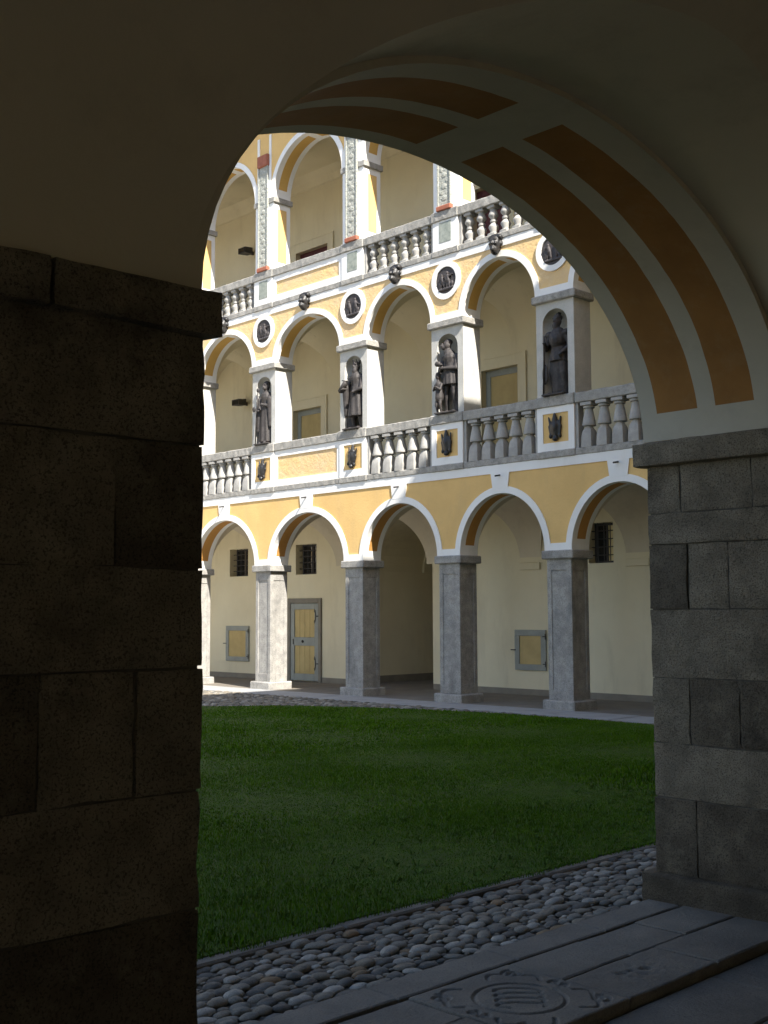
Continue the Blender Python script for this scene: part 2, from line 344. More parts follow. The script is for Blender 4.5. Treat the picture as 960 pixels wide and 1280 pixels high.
# near paving: kerb row, two rows of flags with the carved slab, sunk arcade floor
np_ = tag(empty('passage_paving', (4.4, 3.6, 0)), kind='structure')
def grid(a, b, i, n):
    if n > 30: return a+(b-a)*i/n
    return a if i == 0 else b if i == n else a+.010+(b-a-.020)*(i-1)/(n-2)
def slab_mesh(x0, x1, y0, y1, zt, fn=None, nx=8, ny=8, rough=.003, seed=0, gap=.0045, th=.07):
    """flagstone: a displaced top with worn rounded rim and straight sides"""
    x0 += gap; x1 -= gap; y0 += gap; y1 -= gap; mb = MB(); V = []
    for i in range(nx+1):
        for j in range(ny+1):
            x = grid(x0, x1, i, nx); y = grid(y0, y1, j, ny)
            d = min(x-x0, x1-x, y-y0, y1-y); z = zt+rough*noise.noise((x*4+seed, y*4, seed))+rough*.5*noise.noise((x*14, y*14, seed))
            z -= .006*max(0, 1-d/.010)**2
            if fn: z -= fn(x, y)
            wob = .006*noise.noise((x*3, y*3, seed+5)) if d < .001 else 0
            V.append((x+wob, y+wob, z))
    f = [(i*(ny+1)+j, (i+1)*(ny+1)+j, (i+1)*(ny+1)+j+1, i*(ny+1)+j+1) for i in range(nx) for j in range(ny)]
    mb.add(V, f); rim = [i*(ny+1) for i in range(nx+1)]+[nx*(ny+1)+j for j in range(1, ny+1)]+[i*(ny+1)+ny for i in range(nx-1, -1, -1)]+[j for j in range(ny-1, 0, -1)]
    n0 = len(mb.v)
    for r in rim: x, y, z = mb.v[r]; mb.v.append((x, y, zt-th))
    for k in range(len(rim)): k2 = (k+1) % len(rim); mb.f.append((rim[k], rim[k2], n0+k2, n0+k)); mb.m.append(0)
    return mb
def flag(x0, x1, y0, y1, zt=0.0, M=FLAG, **k):
    return slab_mesh(x0, x1, y0, y1, zt+random.uniform(-.004, .004), seed=random.uniform(0, 99), **k).build('flagstone', M, np_, smooth=k.get('nx', 8) > 30)
KERB = [2.30, 3.10, 3.95, 4.83, 5.61, 6.40]
for a, b_ in zip(KERB, KERB[1:]): flag(a, b_, 3.95, 4.185, .004, nx=14, ny=5)
flag(2.30, 3.2, 3.2, 3.58, nx=10, ny=6); flag(3.2, 4.0, 3.2, 3.58, nx=10, ny=6); flag(2.30, 3.35, 3.58, 3.94, nx=10, ny=6); flag(3.35, 4.0, 3.58, 3.94, nx=10, ny=6)
for a, b_ in zip((4.73, 5.33, 5.87), (5.33, 5.87, 6.42)): flag(a, b_, 3.595, 3.945, nx=10, ny=6)
def pits(x, y):
    v = noise.noise((x*26, y*26, 3.3)); d = math.hypot((x-5.12)/.26, (y-3.42)/.11)
    return max(0, v-.12)*.05*max(0, 1-d)
flag(4.73, 5.53, 3.2, 3.595, fn=pits, nx=70, ny=36); flag(5.53, 6.42, 3.2, 3.595, nx=10, ny=6)
# carved slab: ring, coiled monogram, scrolls in the corners
def spiral(cx, cy, r, turns, a0, s=1): return [(cx+r*(1-t*.8)*math.cos(a0+s*t*turns*2*PI), cy+r*(1-t*.8)*math.sin(a0+s*t*turns*2*PI)) for t in [i/22 for i in range(23)]]
cc = (4.365, 3.565); curves = [[(cc[0]+.215*math.cos(t), cc[1]+.215*math.sin(t)) for t in [2*PI*i/48 for i in range(49)]]]
for k in range(4):                                   # the coils in the middle, stacked along the view
    ox, oy = cc[0]+.066*(k-1.5)*.72, cc[1]+.066*(k-1.5)*.72
    curves.append([(ox+.11*math.cos(t)*.72+.042*math.sin(t)*.72, oy-.11*math.cos(t)*.72+.042*math.sin(t)*.72) for t in [-.4+4.6*i/20 for i in range(21)]])
for qx, qy in ((1, 1), (1, -1), (-1, 1), (-1, -1)):
    curves.append(spiral(cc[0]+qx*.265, cc[1]+qy*.265, .055, 1.3, 1.0, qx*qy))
    curves.append([(cc[0]+qx*(.10+.20*t), cc[1]+qy*(.28+.045*math.sin(t*5))) for t in [i/14 for i in range(15)]])
    curves.append([(cc[0]+qx*(.28+.04*math.sin(t*5)), cc[1]+qy*(.10+.18*t)) for t in [i/14 for i in range(15)]])
    curves.append(spiral(cc[0]+qx*.30, cc[1]+qy*.03, .03, 1.2, 0, qx))
CP = np.array([p for c in curves for p in [((a[0]*(1-t)+b[0]*t), (a[1]*(1-t)+b[1]*t)) for a, b in zip(c, c[1:]) for t in (0, .34, .67)]])
def carve(x, y):
    d = math.sqrt(((CP[:, 0]-x)**2+(CP[:, 1]-y)**2).min()); return .011*max(0, 1-(d/.013)**2)
flag(4.0, 4.73, 3.2, 3.945, fn=carve, nx=130, ny=130)
yrow = 3.19
while yrow > -1.35:
    h = random.uniform(.5, .62); x = -6.0+random.uniform(0, .4)
    if yrow > 3.1: h = .5; x = -5.85
    while x < 16.6:
        w = .94 if yrow > 3.1 else random.uniform(.75, 1.15)
        if -.5 < x < 7.4 and yrow > 1.0: flag(x, x+w, yrow-h, yrow, -.045, nx=8, ny=6)
        else: box('flagstone', FLAG, np_, x+.006, x+w-.006, yrow-h+.006, yrow-.006, -.09, -.045+random.uniform(-.003, .003), .008)
        x += w
    yrow -= h

# ================================================================= FAR WING
wing = tag(empty('arcaded_wing', (D, 18, 0)), 'yellow and white three storey arcaded wing with balustraded loggias beyond the lawn', 'building')
PY = [37.25, 34.2, 31.1, 28.05, 25.0, 21.89, 18.70, 15.87, 13.12, 10.40, 7.70, 5.0]     # pier centres
NB = len(PY)-1
CLOSED = {5}                                                     # the bay between the 2nd and 3rd visible pier has closed parapets
TOPY, BOTY = PY[0], 4.2
def pier_ground(y):
    p = empty('pier', None, wing); h = .28
    rough_box('plinth', STONE, p, D-.10, D+T+.08, y-h-.09, y+h+.09, -.04, .17+random.uniform(-.01, .01), .012, .09, .022)
    b = MB(); x0, x1, y0, y1 = D, D+T, y-h, y+h; i = .016
    b.box(x0+i, x1-i, y0+i, y1-i, .16, 2.78)
    for xa, xb_ in ((x0, x0+.10), (x1-.10, x1)):
        for ya, yb in ((y0, y0+.10), (y1-.10, y1)): b.box(xa, xb_, ya, yb, .165, 2.775, .006)
    for za, zb in ((.166, .36), (2.56, 2.774)):
        for ya, yb in ((y0+.001, y0+.03), (y1-.03, y1-.001)): b.box(x0+.10, x1-.10, ya, yb, za, zb, .004)
        for xa, xb_ in ((x0+.001, x0+.03), (x1-.03, x1-.001)): b.box(xa, xb_, y0+.10, y1-.10, za, zb, .004)
    b.build('shaft', STONE, p)
    rough_box('impost', STONE, p, D-.065, D+T+.065, y-h-.085, y+h+.085, 2.77, 2.93, .006, .09, .018)
    return p
SOF_X = (0, .13, .39, T)
def soffit(parent, ya, yb, zs, zc, zstart, mats, n=36):
    b = MB(); A = arc(ya, yb, zs, zc, n); yc = (ya+yb)/2
    for (a, za), (c, zc_) in zip(A, A[1:]):
        for k in range(3):
            mi = 1 if (k == 1 and min(za, zc_) > zstart and not (abs((a+c)/2-yc) < .12)) else 0
            b.face([(D+SOF_X[k], a, za), (D+SOF_X[k], c, zc_), (D+SOF_X[k+1], c, zc_), (D+SOF_X[k+1], a, za)], mi)
    o = b.build('soffit', mats, parent, fix=False); o.data.polygons.foreach_set('use_smooth', [True]*len(o.data.polygons)); return o
def vault(parent, y0, y1, x0, x1, zs, rise, M, hp=.29):
    """groin vault over a rectangular bay: four webs meeting on the diagonals"""
    b = MB(); yc, a = (y0+y1)/2, (y1-y0)/2-hp; xc, w = (x0+x1)/2, (x1-x0)/2; ns, nt = 14, 18
    S = [math.sin(PI/2*i/ns) for i in range(ns+1)]
    for q in range(4):
        V = []
        for s in S:
            for j in range(nt+1):
                t = math.sin(PI/2*(-1+2*j/nt))*s; z = zs+rise*math.sqrt(max(0, 1-t*t))
                u, v = [(t, s), (t, -s), (s, t), (-s, t)][q]; V.append((xc+v*w, yc+u*a, z))
        b.add(V, [(i*(nt+1)+j, (i+1)*(nt+1)+j, (i+1)*(nt+1)+j+1, i*(nt+1)+j+1) for i in range(ns) for j in range(nt)])
    for s0, s1 in ((y0, yc-a), (yc+a, y1)):
        n0 = 28; V = [(xc-w*math.cos(PI*k/n0), s, zs+rise*math.sin(PI*k/n0)) for k in range(n0+1) for s in (s0, s1)]
        b.add(V, [(2*k, 2*k+1, 2*k+3, 2*k+2) for k in range(n0)])
    return b.build('vault', M, parent, smooth=True, fix=False)
def wall_holes(parent, name, M, x, y0, y1, z0, z1, holes):
    ys = sorted({y0, y1, *[h[0] for h in holes], *[h[1] for h in holes]}); zs = sorted({z0, z1, *[h[2] for h in holes], *[h[3] for h in holes]}); b = MB()
    for a, c in zip(ys, ys[1:]):
        for e, f in zip(zs, zs[1:]):
            my, mz = (a+c)/2, (e+f)/2
            if not any(h[0] < my < h[1] and h[2] < mz < h[3] for h in holes): b.face([(x, a, e), (x, c, e), (x, c, f), (x, a, f)])
    for h in holes:
        d = h[4]; q = [(h[0], h[2]), (h[1], h[2]), (h[1], h[3]), (h[0], h[3])]
        for (a, e), (c, f) in zip(q, q[1:]+q[:1]): b.face([(x, a, e), (x, c, f), (x+d, c, f), (x+d, a, e)])
        b.face([(x+d+.02, *p) for p in ((h[0]-.02, h[2]-.02), (h[1]+.02, h[2]-.02), (h[1]+.02, h[3]+.02), (h[0]-.02, h[3]+.02))])
    return b.build(name, M, parent, fix=False)
# --- ground floor
for y in PY: pier_ground(y)
for i in range(NB):
    yl, yr = PY[i+1], PY[i]; ya, yb = yl+.31, yr-.31; yc = (ya+yb)/2
    w = MB(); arch_plate(w, lambda s, z: (D, s, z), yl, yr, ya, yb, 2.93, 4.10, 4.66); arch_plate(w, lambda s, z: (D+T, s, z), yl, yr, ya, yb, 2.93, 4.10, 4.66, mi=1)
    aw = w.build('arch_wall', [YELLOW, CREAM], wing, fix=False)
    b = MB(); archivolt(b, D-.020, D+.02, ya, yb, 2.925, 4.10, .135); o = b.build('archivolt', WHITE, aw); smooth_angle(o)
    b = MB(); b.add([(xx, s, z) for xx in (D-.023, D+.02) for s, z in ((yc-.19, 4.19), (yc+.19, 4.19), (yc+.235, 4.50), (yc-.235, 4.50))], [(0, 1, 2, 3), (4, 5, 6, 7), (0, 1, 5, 4), (1, 2, 6, 5), (2, 3, 7, 6), (3, 0, 4, 7)]); b.build('key_strip', WHITE, aw)
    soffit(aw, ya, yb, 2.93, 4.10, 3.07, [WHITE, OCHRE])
    b = MB(); b.tube([(D-.01, yc+.0, 4.452), (D-.15, yc+.01, 4.425)], .019, 6); b.build('tie_rod', IRON, aw)
    vault(wing, yl, yr, D+T-.002, XB+.002, 2.93, 1.36, VAULT)
for y in PY: box('spring_band', WHITE, wing, D-.017, D+.01, y-.308, y+.308, 2.932, 3.065)
box('string_course', WHITE, wing, D-.0185, D+.01, BOTY, TOPY, 4.492, 4.662)
# back wall of the ground floor, with windows, hatches, door and the gateway passage
PA, PB = 18.80, 21.62
h1 = [(13.71, 14.32, 2.79, 3.63, .25)]; h2 = [(22.96, 23.80, 2.80, 3.60, .27), (25.86, 26.71, 2.82, 3.59, .27), (22.82, 24.0, -.02, 2.06, .10), (29.0, 29.85, 2.82, 3.59, .27), (8.5, 9.2, 2.8, 3.6, .25)]
wall_holes(wing, 'back_wall', CREAM, XB, BOTY, PA-.2, -.03, 4.6, [h for h in h1+h2 if h[1] < PA]); wall_holes(wing, 'back_wall', CREAM, XB, PB+.2, 37.5, -.03, 4.6, [h for h in h2 if h[0] > PB])
pw = MB(); arch_plate(pw, lambda s, z: (XB, s, z), PA-.2, PB+.2, PA, PB, 2.85, 4.16, 4.6)
for s0, s1 in ((PA-.2, PA), (PB, PB+.2)): pw.face([(XB, s0, -.03), (XB, s1, -.03), (XB, s1, 2.85), (XB, s0, 2.85)])
A = [(PA, -.03)]+arc(PA, PB, 2.85, 4.16, 20)+[(PB, -.03)]
for (a, za), (c, zc) in zip(A, A[1:]): pw.face([(XB, a, za), (XB, c, zc), (29, c, zc), (29, a, za)])
pw.face([(29, PA, -.03), (29, PB, -.03), (29, PB, 4.2), (29, PA, 4.2)])
pw.build('gateway_passage', CREAM, wing, fix=False)
for xx in (22.6, 25.2):
    pr = MB(); archivolt(pr, xx, xx+.35, PA+.07, PB-.07, 2.85, 4.09, .09); pr.build('passage_rib', CREAM, wing)
for s0, s1 in ((BOTY, PA-.01), (PB+.01, 22.74), (24.10, 37)): box('skirting', SKIRT, wing, XB-.012, XB+.01, s0, s1, -.03, .125)
box('skirting', SKIRT, wing, XB+.02, 29, PB-.012, PB+.01, -.03, .17); box('skirting', SKIRT, wing, XB+.02, 29, PA-.01, PA+.012, -.03, .17)
for y in PY[1:-1]:
    if abs(y-PB) > .5 and abs(y-PA) > .5: box('corbel', CREAM, wing, XB-.05, XB+.01, y-.28, y+.28, 2.70, 2.86, .01)
BRIGHT_PANE = mat('painted_bright_view', (.80, .66, .36), (.74, .6, .32), 6, .8, .1, 60)  # pale pane colour stands in for the bright view through this window
def window(parent, y0, y1, z0, z1, x, grille=True):
    w = empty('window', None, parent); b = MB()
    b.box(x-.03, x+.02, y0, y0+.05, z0, z1); b.box(x-.03, x+.02, y1-.05, y1, z0, z1); b.box(x-.03, x+.02, y0+.05, y1-.05, z0, z0+.05); b.box(x-.03, x+.02, y0+.05, y1-.05, z1-.05, z1); b.box(x-.025, x+.015, (y0+y1)/2-.025, (y0+y1)/2+.025, z0+.05, z1-.05)
    b.build('frame', IRON, w)
    for k in range(2):
        a = y0+.05+k*((y1-y0)/2-.025); box('pane', BRIGHT_PANE if (y0 == 13.71 and k == 0) else GLASS, w, x-.008, x-.002, a, a+(y1-y0)/2-.075, z0+.05, z1-.05)
    if grille:
        b = MB(); nv = max(3, round((y1-y0)/.16))
        for k in range(1, nv): s = y0+(y1-y0)*k/nv; b.tube([(x-.13, s, z0-.01), (x-.13, s, z1+.01)], .011, 6)
        for k in range(1, 5): z = z0+(z1-z0)*k/5; b.tube([(x-.13, y0-.01, z), (x-.13, y1+.01, z)], .012, 6)
        b.build('grille', IRON, w)
for h in h1+h2:
    if h[2] > 1: window(wing, h[0], h[1], h[2], h[3], XB+h[4])
def hatch(y0, y1, z0, z1):
    w = empty('hatch', None, wing); b = MB(); f = .13; x0 = XB-.045; x1 = XB+.004
    b.box(x0, x1, y0, y1, z0, z0+f, .006); b.box(x0, x1, y0, y1, z1-f, z1, .006); b.box(x0+.001, x1, y0, y0+f, z0+f, z1-f); b.box(x0+.001, x1, y1-f, y1, z0+f, z1-f); b.build('frame', GREYPAINT, w)
    box('panel', DOORYEL, w, x0+.018, x1, y0+f, y1-f, z0+f, z1-f)
    for z in (z0+.14, z1-.14):
        b = MB(); b.tube([(x0-.006, y0-.01, z), (x0-.006, y0+.07, z)], .011, 6); b.tube([(x0-.008, y0+.0, z-.06), (x0-.008, y0+.0, z+.06)], .013, 6); b.build('hinge', IRON, w)
    b = MB(); b.tube([(x0-.005, y1-.03, (z0+z1)/2), (x0-.02, y1+.09, (z0+z1)/2)], .012, 6); b.build('latch', IRON, w)
hatch(25.78, 26.82, .45, 1.43); hatch(15.46, 16.31, .53, 1.40)
# plank door
dr = empty('door', None, wing)
b = MB(); b.box(XB-.05, XB+.02, 22.74, 22.845, -.02, 2.17, .012); b.box(XB-.05, XB+.02, 23.985, 24.10, -.02, 2.17, .012); b.box(XB-.048, XB+.02, 22.845, 23.985, 2.045, 2.168, .01); b.build('frame', SKIRT, dr)
y0, y1, x0, x1 = 22.86, 23.97, XB-.03, XB+.03; b = MB()
b.box(x0, x1, y0, y0+.15, .02, 2.035, .005); b.box(x0, x1, y1-.15, y1, .02, 2.035, .005)
for z0, z1 in ((.02, .20), (.93, 1.15), (1.88, 2.035)): b.box(x0, x1, y0+.15, y1-.15, z0, z1, .005)
b.build('leaf_frame', GREYPAINT, dr)
for z0, z1 in ((.20, .93), (1.15, 1.88)):
    for k in range(4): w_ = (y1-y0-.30)/4; box('plank', DOORYEL, dr, x0+.022, x1-.005, y0+.15+k*w_+.003, y0+.15+(k+1)*w_-.003, z0, z1, .004)
for z in (.47, 1.70):
    b = MB(); b.tube([(x0-.008, y0-.03, z), (x0-.008, y0+.09, z), (x0-.008, y0+.11, z+.16)], [.018, .013, .006], 6); b.tube([(x0-.008, y0+.09, z), (x0-.008, y0+.12, z-.16)], [.013, .006], 6)
    for k in (-1, 1): b.tube([(x0-.008, y0+.11, z+k*.1), (x0-.008, y0+.15, z+k*.12), (x0-.008, y0+.13, z+k*.19)], [.010, .008, .004], 6)
    b.build('hinge', IRON, dr)
b = MB(); b.ell((x0-.02, (y0+y1)/2+.05, 1.04), (.03, .035, .035)); b.build('knob', IRON, dr); b = MB(); b.box(x0-.012, x0+.004, y1-.13, y1-.095, .96, 1.10, .004); b.build('lock_plate', IRON, dr)

# --- balustrades
def lathe(prof, n=12, square=()):
    b = MB(); rings = []
    for r, z, s in prof:
        ring = []
        for k in range(n):
            a = 2*PI*(k+.5)/n; c, s_ = math.cos(a), math.sin(a)
            if s: q = r/max(abs(c), abs(s_))*(1 if s == 1 else .93); q = min(q, r*1.32)
            else: q = r
            ring.append((c*q, s_*q, z))
        rings.append(ring)
    b.ring_loft(rings); return b
BAL1 = lathe([(.118, 0, 1), (.118, .05, 1), (.112, .20, 1), (.095, .30, 1), (.075, .37, 0), (.072, .385, 0), (.125, .40, 0), (.128, .425, 0), (.12, .47, 0), (.10, .58, 0), (.078, .68, 0), (.072, .715, 0), (.105, .725, 0), (.108, .75, 0), (.095, .765, 0), (.125, .775, 1), (.125, .83, 1)], 12).mesh('baluster', BALST, smooth=False)
BAL2 = lathe([(.095, 0, 1), (.095, .05, 1), (.07, .07, 0), (.068, .10, 0), (.105, .18, 0), (.10, .21, 0), (.055, .265, 0), (.05, .28, 0), (.072, .29, 0), (.072, .33, 0), (.05, .34, 0), (.057, .36, 0), (.10, .41, 0), (.105, .44, 0), (.068, .52, 0), (.07, .55, 0), (.10, .57, 1), (.10, .62, 1)], 12).mesh('baluster', BALST, smooth=False)
for me in (BAL1, BAL2):
    me.polygons.foreach_set('use_smooth', [True]*len(me.polygons)); bm = bmesh.new(); bm.from_mesh(me)
    bmesh.ops.recalc_face_normals(bm, faces=bm.faces)
    for e in bm.edges: e.smooth = not (len(e.link_faces) == 2 and e.calc_face_angle(0) > .75)
    bm.to_mesh(me); bm.free()
def balustrade(i, z0, zb, zr, zt, me, half, nb, off):
    """one bay between two pedestals: base ledge z0-zb, balusters, rail zr-zt"""
    p = empty('balustrade', None, wing); ya, yb = PY[i+1]+half, PY[i]-half
    rough_box('base_ledge', LEDGE, p, D-.034, D+.24, ya, yb, z0, zb, .008); rough_box('rail', LEDGE, p, D-.045, D+.26, ya, yb, zr, zt, .009)
    if i in CLOSED:
        b = MB(); x = D-.014; f = .10
        b.box(x+.02, D+.18, ya, yb, zb-.005, zr+.005); pn = b.build('parapet', YELLOW_R, p)
        b = MB(); b.box(x, x+.03, ya, yb, zb, zb+f+.05); b.box(x, x+.03, ya, yb, zr-f-.04, zr); b.box(x+.001, x+.03, ya, ya+f, zb+f+.05, zr-f-.04); b.box(x+.001, x+.03, yb-f, yb, zb+f+.05, zr-f-.04); b.build('panel_frame', WHITE, p)
        return
    L = yb-ya; nb_ = max(3, round(L/.345)) if nb is None else nb; pitch = L/(nb_+.45)
    for k in range(nb_):
        o = link('baluster', me, p); o.location = (D+.08, ya+pitch*(k+.725), zb-.003); o.rotation_euler = (0, 0, random.gauss(0, .03))
    for s in (ya, yb):
        b = MB(); b.box(D+.0, D+.16, s-.06 if s == yb else s-.002, s+.002 if s == yb else s+.06, zb, zr); b.build('half_pier', BALST, p)
def ring_flat(b, xf, xb, y, z, r0, r1, n_=32):
    rings = []
    for k in range(n_+1):
        a = 2*PI*k/n_; c, s = math.cos(a), math.sin(a); rings.append([(xf, y+r0*c, z+r0*s), (xf, y+r1*c, z+r1*s), (xb, y+r1*c, z+r1*s), (xb, y+r0*c, z+r0*s)])
    b.ring_loft(rings, caps=False)
def remesh(o, vox, sm=2):
    md = o.modifiers.new('remesh', 'REMESH'); md.mode = 'VOXEL'; md.voxel_size = vox; md.use_smooth_shade = True
    if sm: s = o.modifiers.new('smooth', 'SMOOTH'); s.iterations = sm; s.factor = .5
    return o
# cartouche (dark scrolled shield) and mask heads: one mesh each, shared
def cartouche_mesh():
    b = MB(); b.ell((-.03, 0, 0), (.055, .105, .19)); b.ell((-.045, 0, .02), (.06, .075, .12)); b.cap((-.03, 0, .14), (-.04, 0, .25), .06, .03); b.cap((-.03, .10, .06), (-.03, .135, .20), .03, .018); b.cap((-.03, -.10, .06), (-.03, -.125, .20), .03, .018)
    b.cap((-.03, .12, .03), (-.03, .10, -.13), .028, .022); b.cap((-.03, -.12, .03), (-.03, -.10, -.13), .028, .022); b.ell((-.04, 0, -.21), (.05, .06, .05)); b.ell((-.03, .10, -.16), (.04, .035, .045)); b.ell((-.03, -.10, -.16), (.04, .035, .045))
    return b.mesh('cartouche', BLACKB, True)
CART = cartouche_mesh()
def mask_mesh():
    b = MB(); b.ell((-.06, 0, 0), (.13, .115, .17)); b.ell((-.07, 0, -.12), (.11, .085, .12)); b.cap((-.17, 0, .03), (-.205, 0, -.035), .018, .03); b.cap((-.165, .055, .055), (-.165, .015, .045), .022, .02); b.cap((-.165, -.055, .055), (-.165, -.015, .045), .022, .02)
    b.ell((-.15, .06, -.03), (.04, .035, .035)); b.ell((-.15, -.06, -.03), (.04, .035, .035)); b.ell((-.175, 0, -.10), (.03, .045, .018)); b.ell((-.17, 0, -.145), (.035, .05, .05))
    for k in range(-3, 4): a = k*.42; b.ell((-.05, .125*math.sin(a), .13+.06*math.cos(a)-.03), (.08, .045, .05))
    b.ell((-.03, .13, 0), (.03, .03, .055)); b.ell((-.03, -.13, 0), (.03, .03, .055)); b.box(-.03, .05, -.09, .09, -.14, .12)
    return b.mesh('mask', BLACKB, True)
MASK = mask_mesh()
def figures(b, kind, y, z, x):
    for k in range(2+kind % 2):
        oy = (-.10, .08, .0)[k]+.03*math.sin(kind*3+k); hgt = (.30, .24, .2)[k]; zb = z-.17+.03*k
        b.cap((x, y+oy, zb+hgt*.45), (x-.01, y+oy+.02, zb+hgt*.8), .045, .038); b.ell((x-.02, y+oy+.02, zb+hgt), (.03, .03, .036)); b.cap((x, y+oy-.03, zb), (x, y+oy-.01, zb+hgt*.45), .022, .034); b.cap((x, y+oy+.05, zb), (x, y+oy+.02, zb+hgt*.45), .022, .034)
        b.cap((x, y+oy+.03, zb+hgt*.78), (x-.02, y+oy+(.12 if k % 2 else -.12), zb+hgt*(.55+.3*((kind+k) % 2))), .022, .016)
    b.cap((x, y-.2, z-.19), (x, y+.18, z-.2), .03, .03); b.ell((x, y+.15, z-.08), (.03, .05, .09)); b.ell((x, y-.17, z-.1), (.03, .04, .06))
# --- first floor: ledge, pedestals, balustrades, niche piers, arches
def slab_floor(z0, z1): box('floor_slab', FLOOR, wing, D+.02, XB+.3, BOTY, TOPY+1, z0, z1)
slab_floor(4.60, 4.72); slab_floor(9.10, 9.22)
for y in PY:
    p = empty('pedestal', None, wing); h = .44
    rough_box('base_ledge', LEDGE, p, D-.052, D+.30, y-h-.005, y+h+.005, 4.658, 4.792, .008); rough_box('cap', LEDGE, p, D-.066, D+.32, y-h-.005, y+h+.005, 5.628, 5.832, .010)
    box('die', YELLOW, p, D-.016, D+.26, y-h+.02, y+h-.02, 4.785, 5.635)
    b = MB(); x = D-.034; f = .145
    for s0, s1, z0, z1 in ((y-h+.012, y-h+f, 4.79, 5.63), (y+h-f, y+h-.012, 4.79, 5.63), (y-h+f, y+h-f, 4.79, 4.945), (y-h+f, y+h-f, 5.50, 5.63)): b.box(x, x+.03, s0, s1, z0, z1)
    b.box(D-.0335, D+.27, y-h+.01, y-h+.025, 4.79, 5.63); b.box(D-.0335, D+.27, y+h-.025, y+h-.01, 4.79, 5.63)
    b.build('panel_frame', WHITE, p)
    o = link('cartouche', CART, p); o.location = (D-.02, y, 5.22); o.rotation_euler = (random.gauss(0, .12), 0, random.gauss(0, .1)); remesh(o, .014, 1)
for i in range(NB): balustrade(i, 4.66, 4.79, 5.63, 5.82, BAL1, .44, 5 if i in (6, 7) else None, 0)
NW, NZ = .29, 7.21                      # niche half width, springing height (crown 7.50)
def niche_pier(y):
    p = empty('niche_pier', None, wing); h = .44; zt = 7.66; b = MB(); zb = 5.82
    arch_plate(b, lambda s, z: (D, s, z), y-h, y+h, y-NW, y+NW, NZ, NZ+NW, zt, zb=zb, n=16)
    nd = .34; n_ = 16
    for k in range(n_):
        a, c = PI*k/n_, PI*(k+1)/n_; P = lambda q, z: (D+nd*math.sin(q), y-NW*math.cos(q), z)
        b.face([P(a, zb), P(c, zb), P(c, NZ), P(a, NZ)])
        for j in range(6):
            e, f_ = PI/2*j/6, PI/2*(j+1)/6; Q = lambda q, t: (D+nd*math.sin(q)*math.cos(t), y-NW*math.cos(q)*math.cos(t), NZ+NW*math.sin(t))
            b.face([Q(a, e), Q(c, e), Q(c, f_), Q(a, f_)])
    for s in (y-h, y+h): b.face([(D, s, zb), (D+T, s, zb), (D+T, s, zt), (D, s, zt)])
    b.face([(D+T, y-h, zb), (D+T, y+h, zb), (D+T, y+h, zt), (D+T, y-h, zt)])
    b.build('shaft', LIGHTST, p, fix=False)
    rough_box('impost', LEDGE, p, D-.075, D+T+.05, y-h-.07, y+h+.07, 7.64, 7.79, .006, .12, .02)
LIGHTST = mat('pale_weathered_stone', (.58, .565, .52), (.47, .46, .42), 3, .85, .6, 40, speck=(.28, .275, .25), spscale=90, spamt=.5, grime=(.26, .255, .235), gscale=3, gamt=.45, streak=True)
for y in PY: niche_pier(y)
box('string_course', WHITE, wing, D-.0185, D+.01, BOTY, TOPY, 9.0, 9.153)
for i in range(NB):
    yl, yr = PY[i+1], PY[i]; ya, yb = yl+.45, yr-.45; yc = (ya+yb)/2; zc = 8.80 if i != 5 else 8.74
    w = MB(); arch_plate(w, lambda s, z: (D, s, z), yl, yr, ya, yb, 7.79, zc, 9.15); arch_plate(w, lambda s, z: (D+T, s, z), yl, yr, ya, yb, 7.79, zc, 9.15, mi=1)
    aw = w.build('arch_wall', [YELLOW_R, CREAM], wing, fix=False)
    b = MB(); archivolt(b, D-.020, D+.02, ya, yb, 7.785, zc, .125); smooth_angle(b.build('archivolt', WHITE, aw))
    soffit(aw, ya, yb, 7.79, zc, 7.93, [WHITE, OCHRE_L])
    o = link('mask', MASK, wing); o.location = (D-.02, yc, 9.045); o.rotation_euler = (0, .12, random.gauss(0, .12)); remesh(o, .012, 1)
    vault(wing, yl, yr, D+T-.002, XB+.002, 7.79, 1.24, CREAM, .44)
for k, y in enumerate(PY):
    box('spring_band', WHITE, wing, D-.017, D+.01, y-.448, y+.448, 7.792, 7.935)
    p = empty('medallion', None, wing); b = MB(); ring_flat(b, D-.034, D+.01, y, 8.622, .285, .40); smooth_angle(b.build('surround', WHITE, p))
    b = MB(); n_ = 28; b.ring_loft([[(D-.012, y+.288*math.cos(2*PI*j/n_), 8.622+.288*math.sin(2*PI*j/n_)) for j in range(n_)], [(D+.005, y+.288*math.cos(2*PI*j/n_), 8.622+.288*math.sin(2*PI*j/n_)) for j in range(n_)]]); b.build('disc', RELIEF, p)
    b = MB(); figures(b, k, y, 8.63, D-.02); remesh(b.build('relief', RELIEF, p, smooth=True), .011, 1)
wall_holes(wing, 'back_wall', CREAM, XB, BOTY, 37.5, 4.7, 9.1, [(16.13, 17.19, 4.7, 7.29, .22), (22.76, 23.89, 4.7, 7.22, .22), (10.7, 11.8, 4.7, 7.25, .22)])
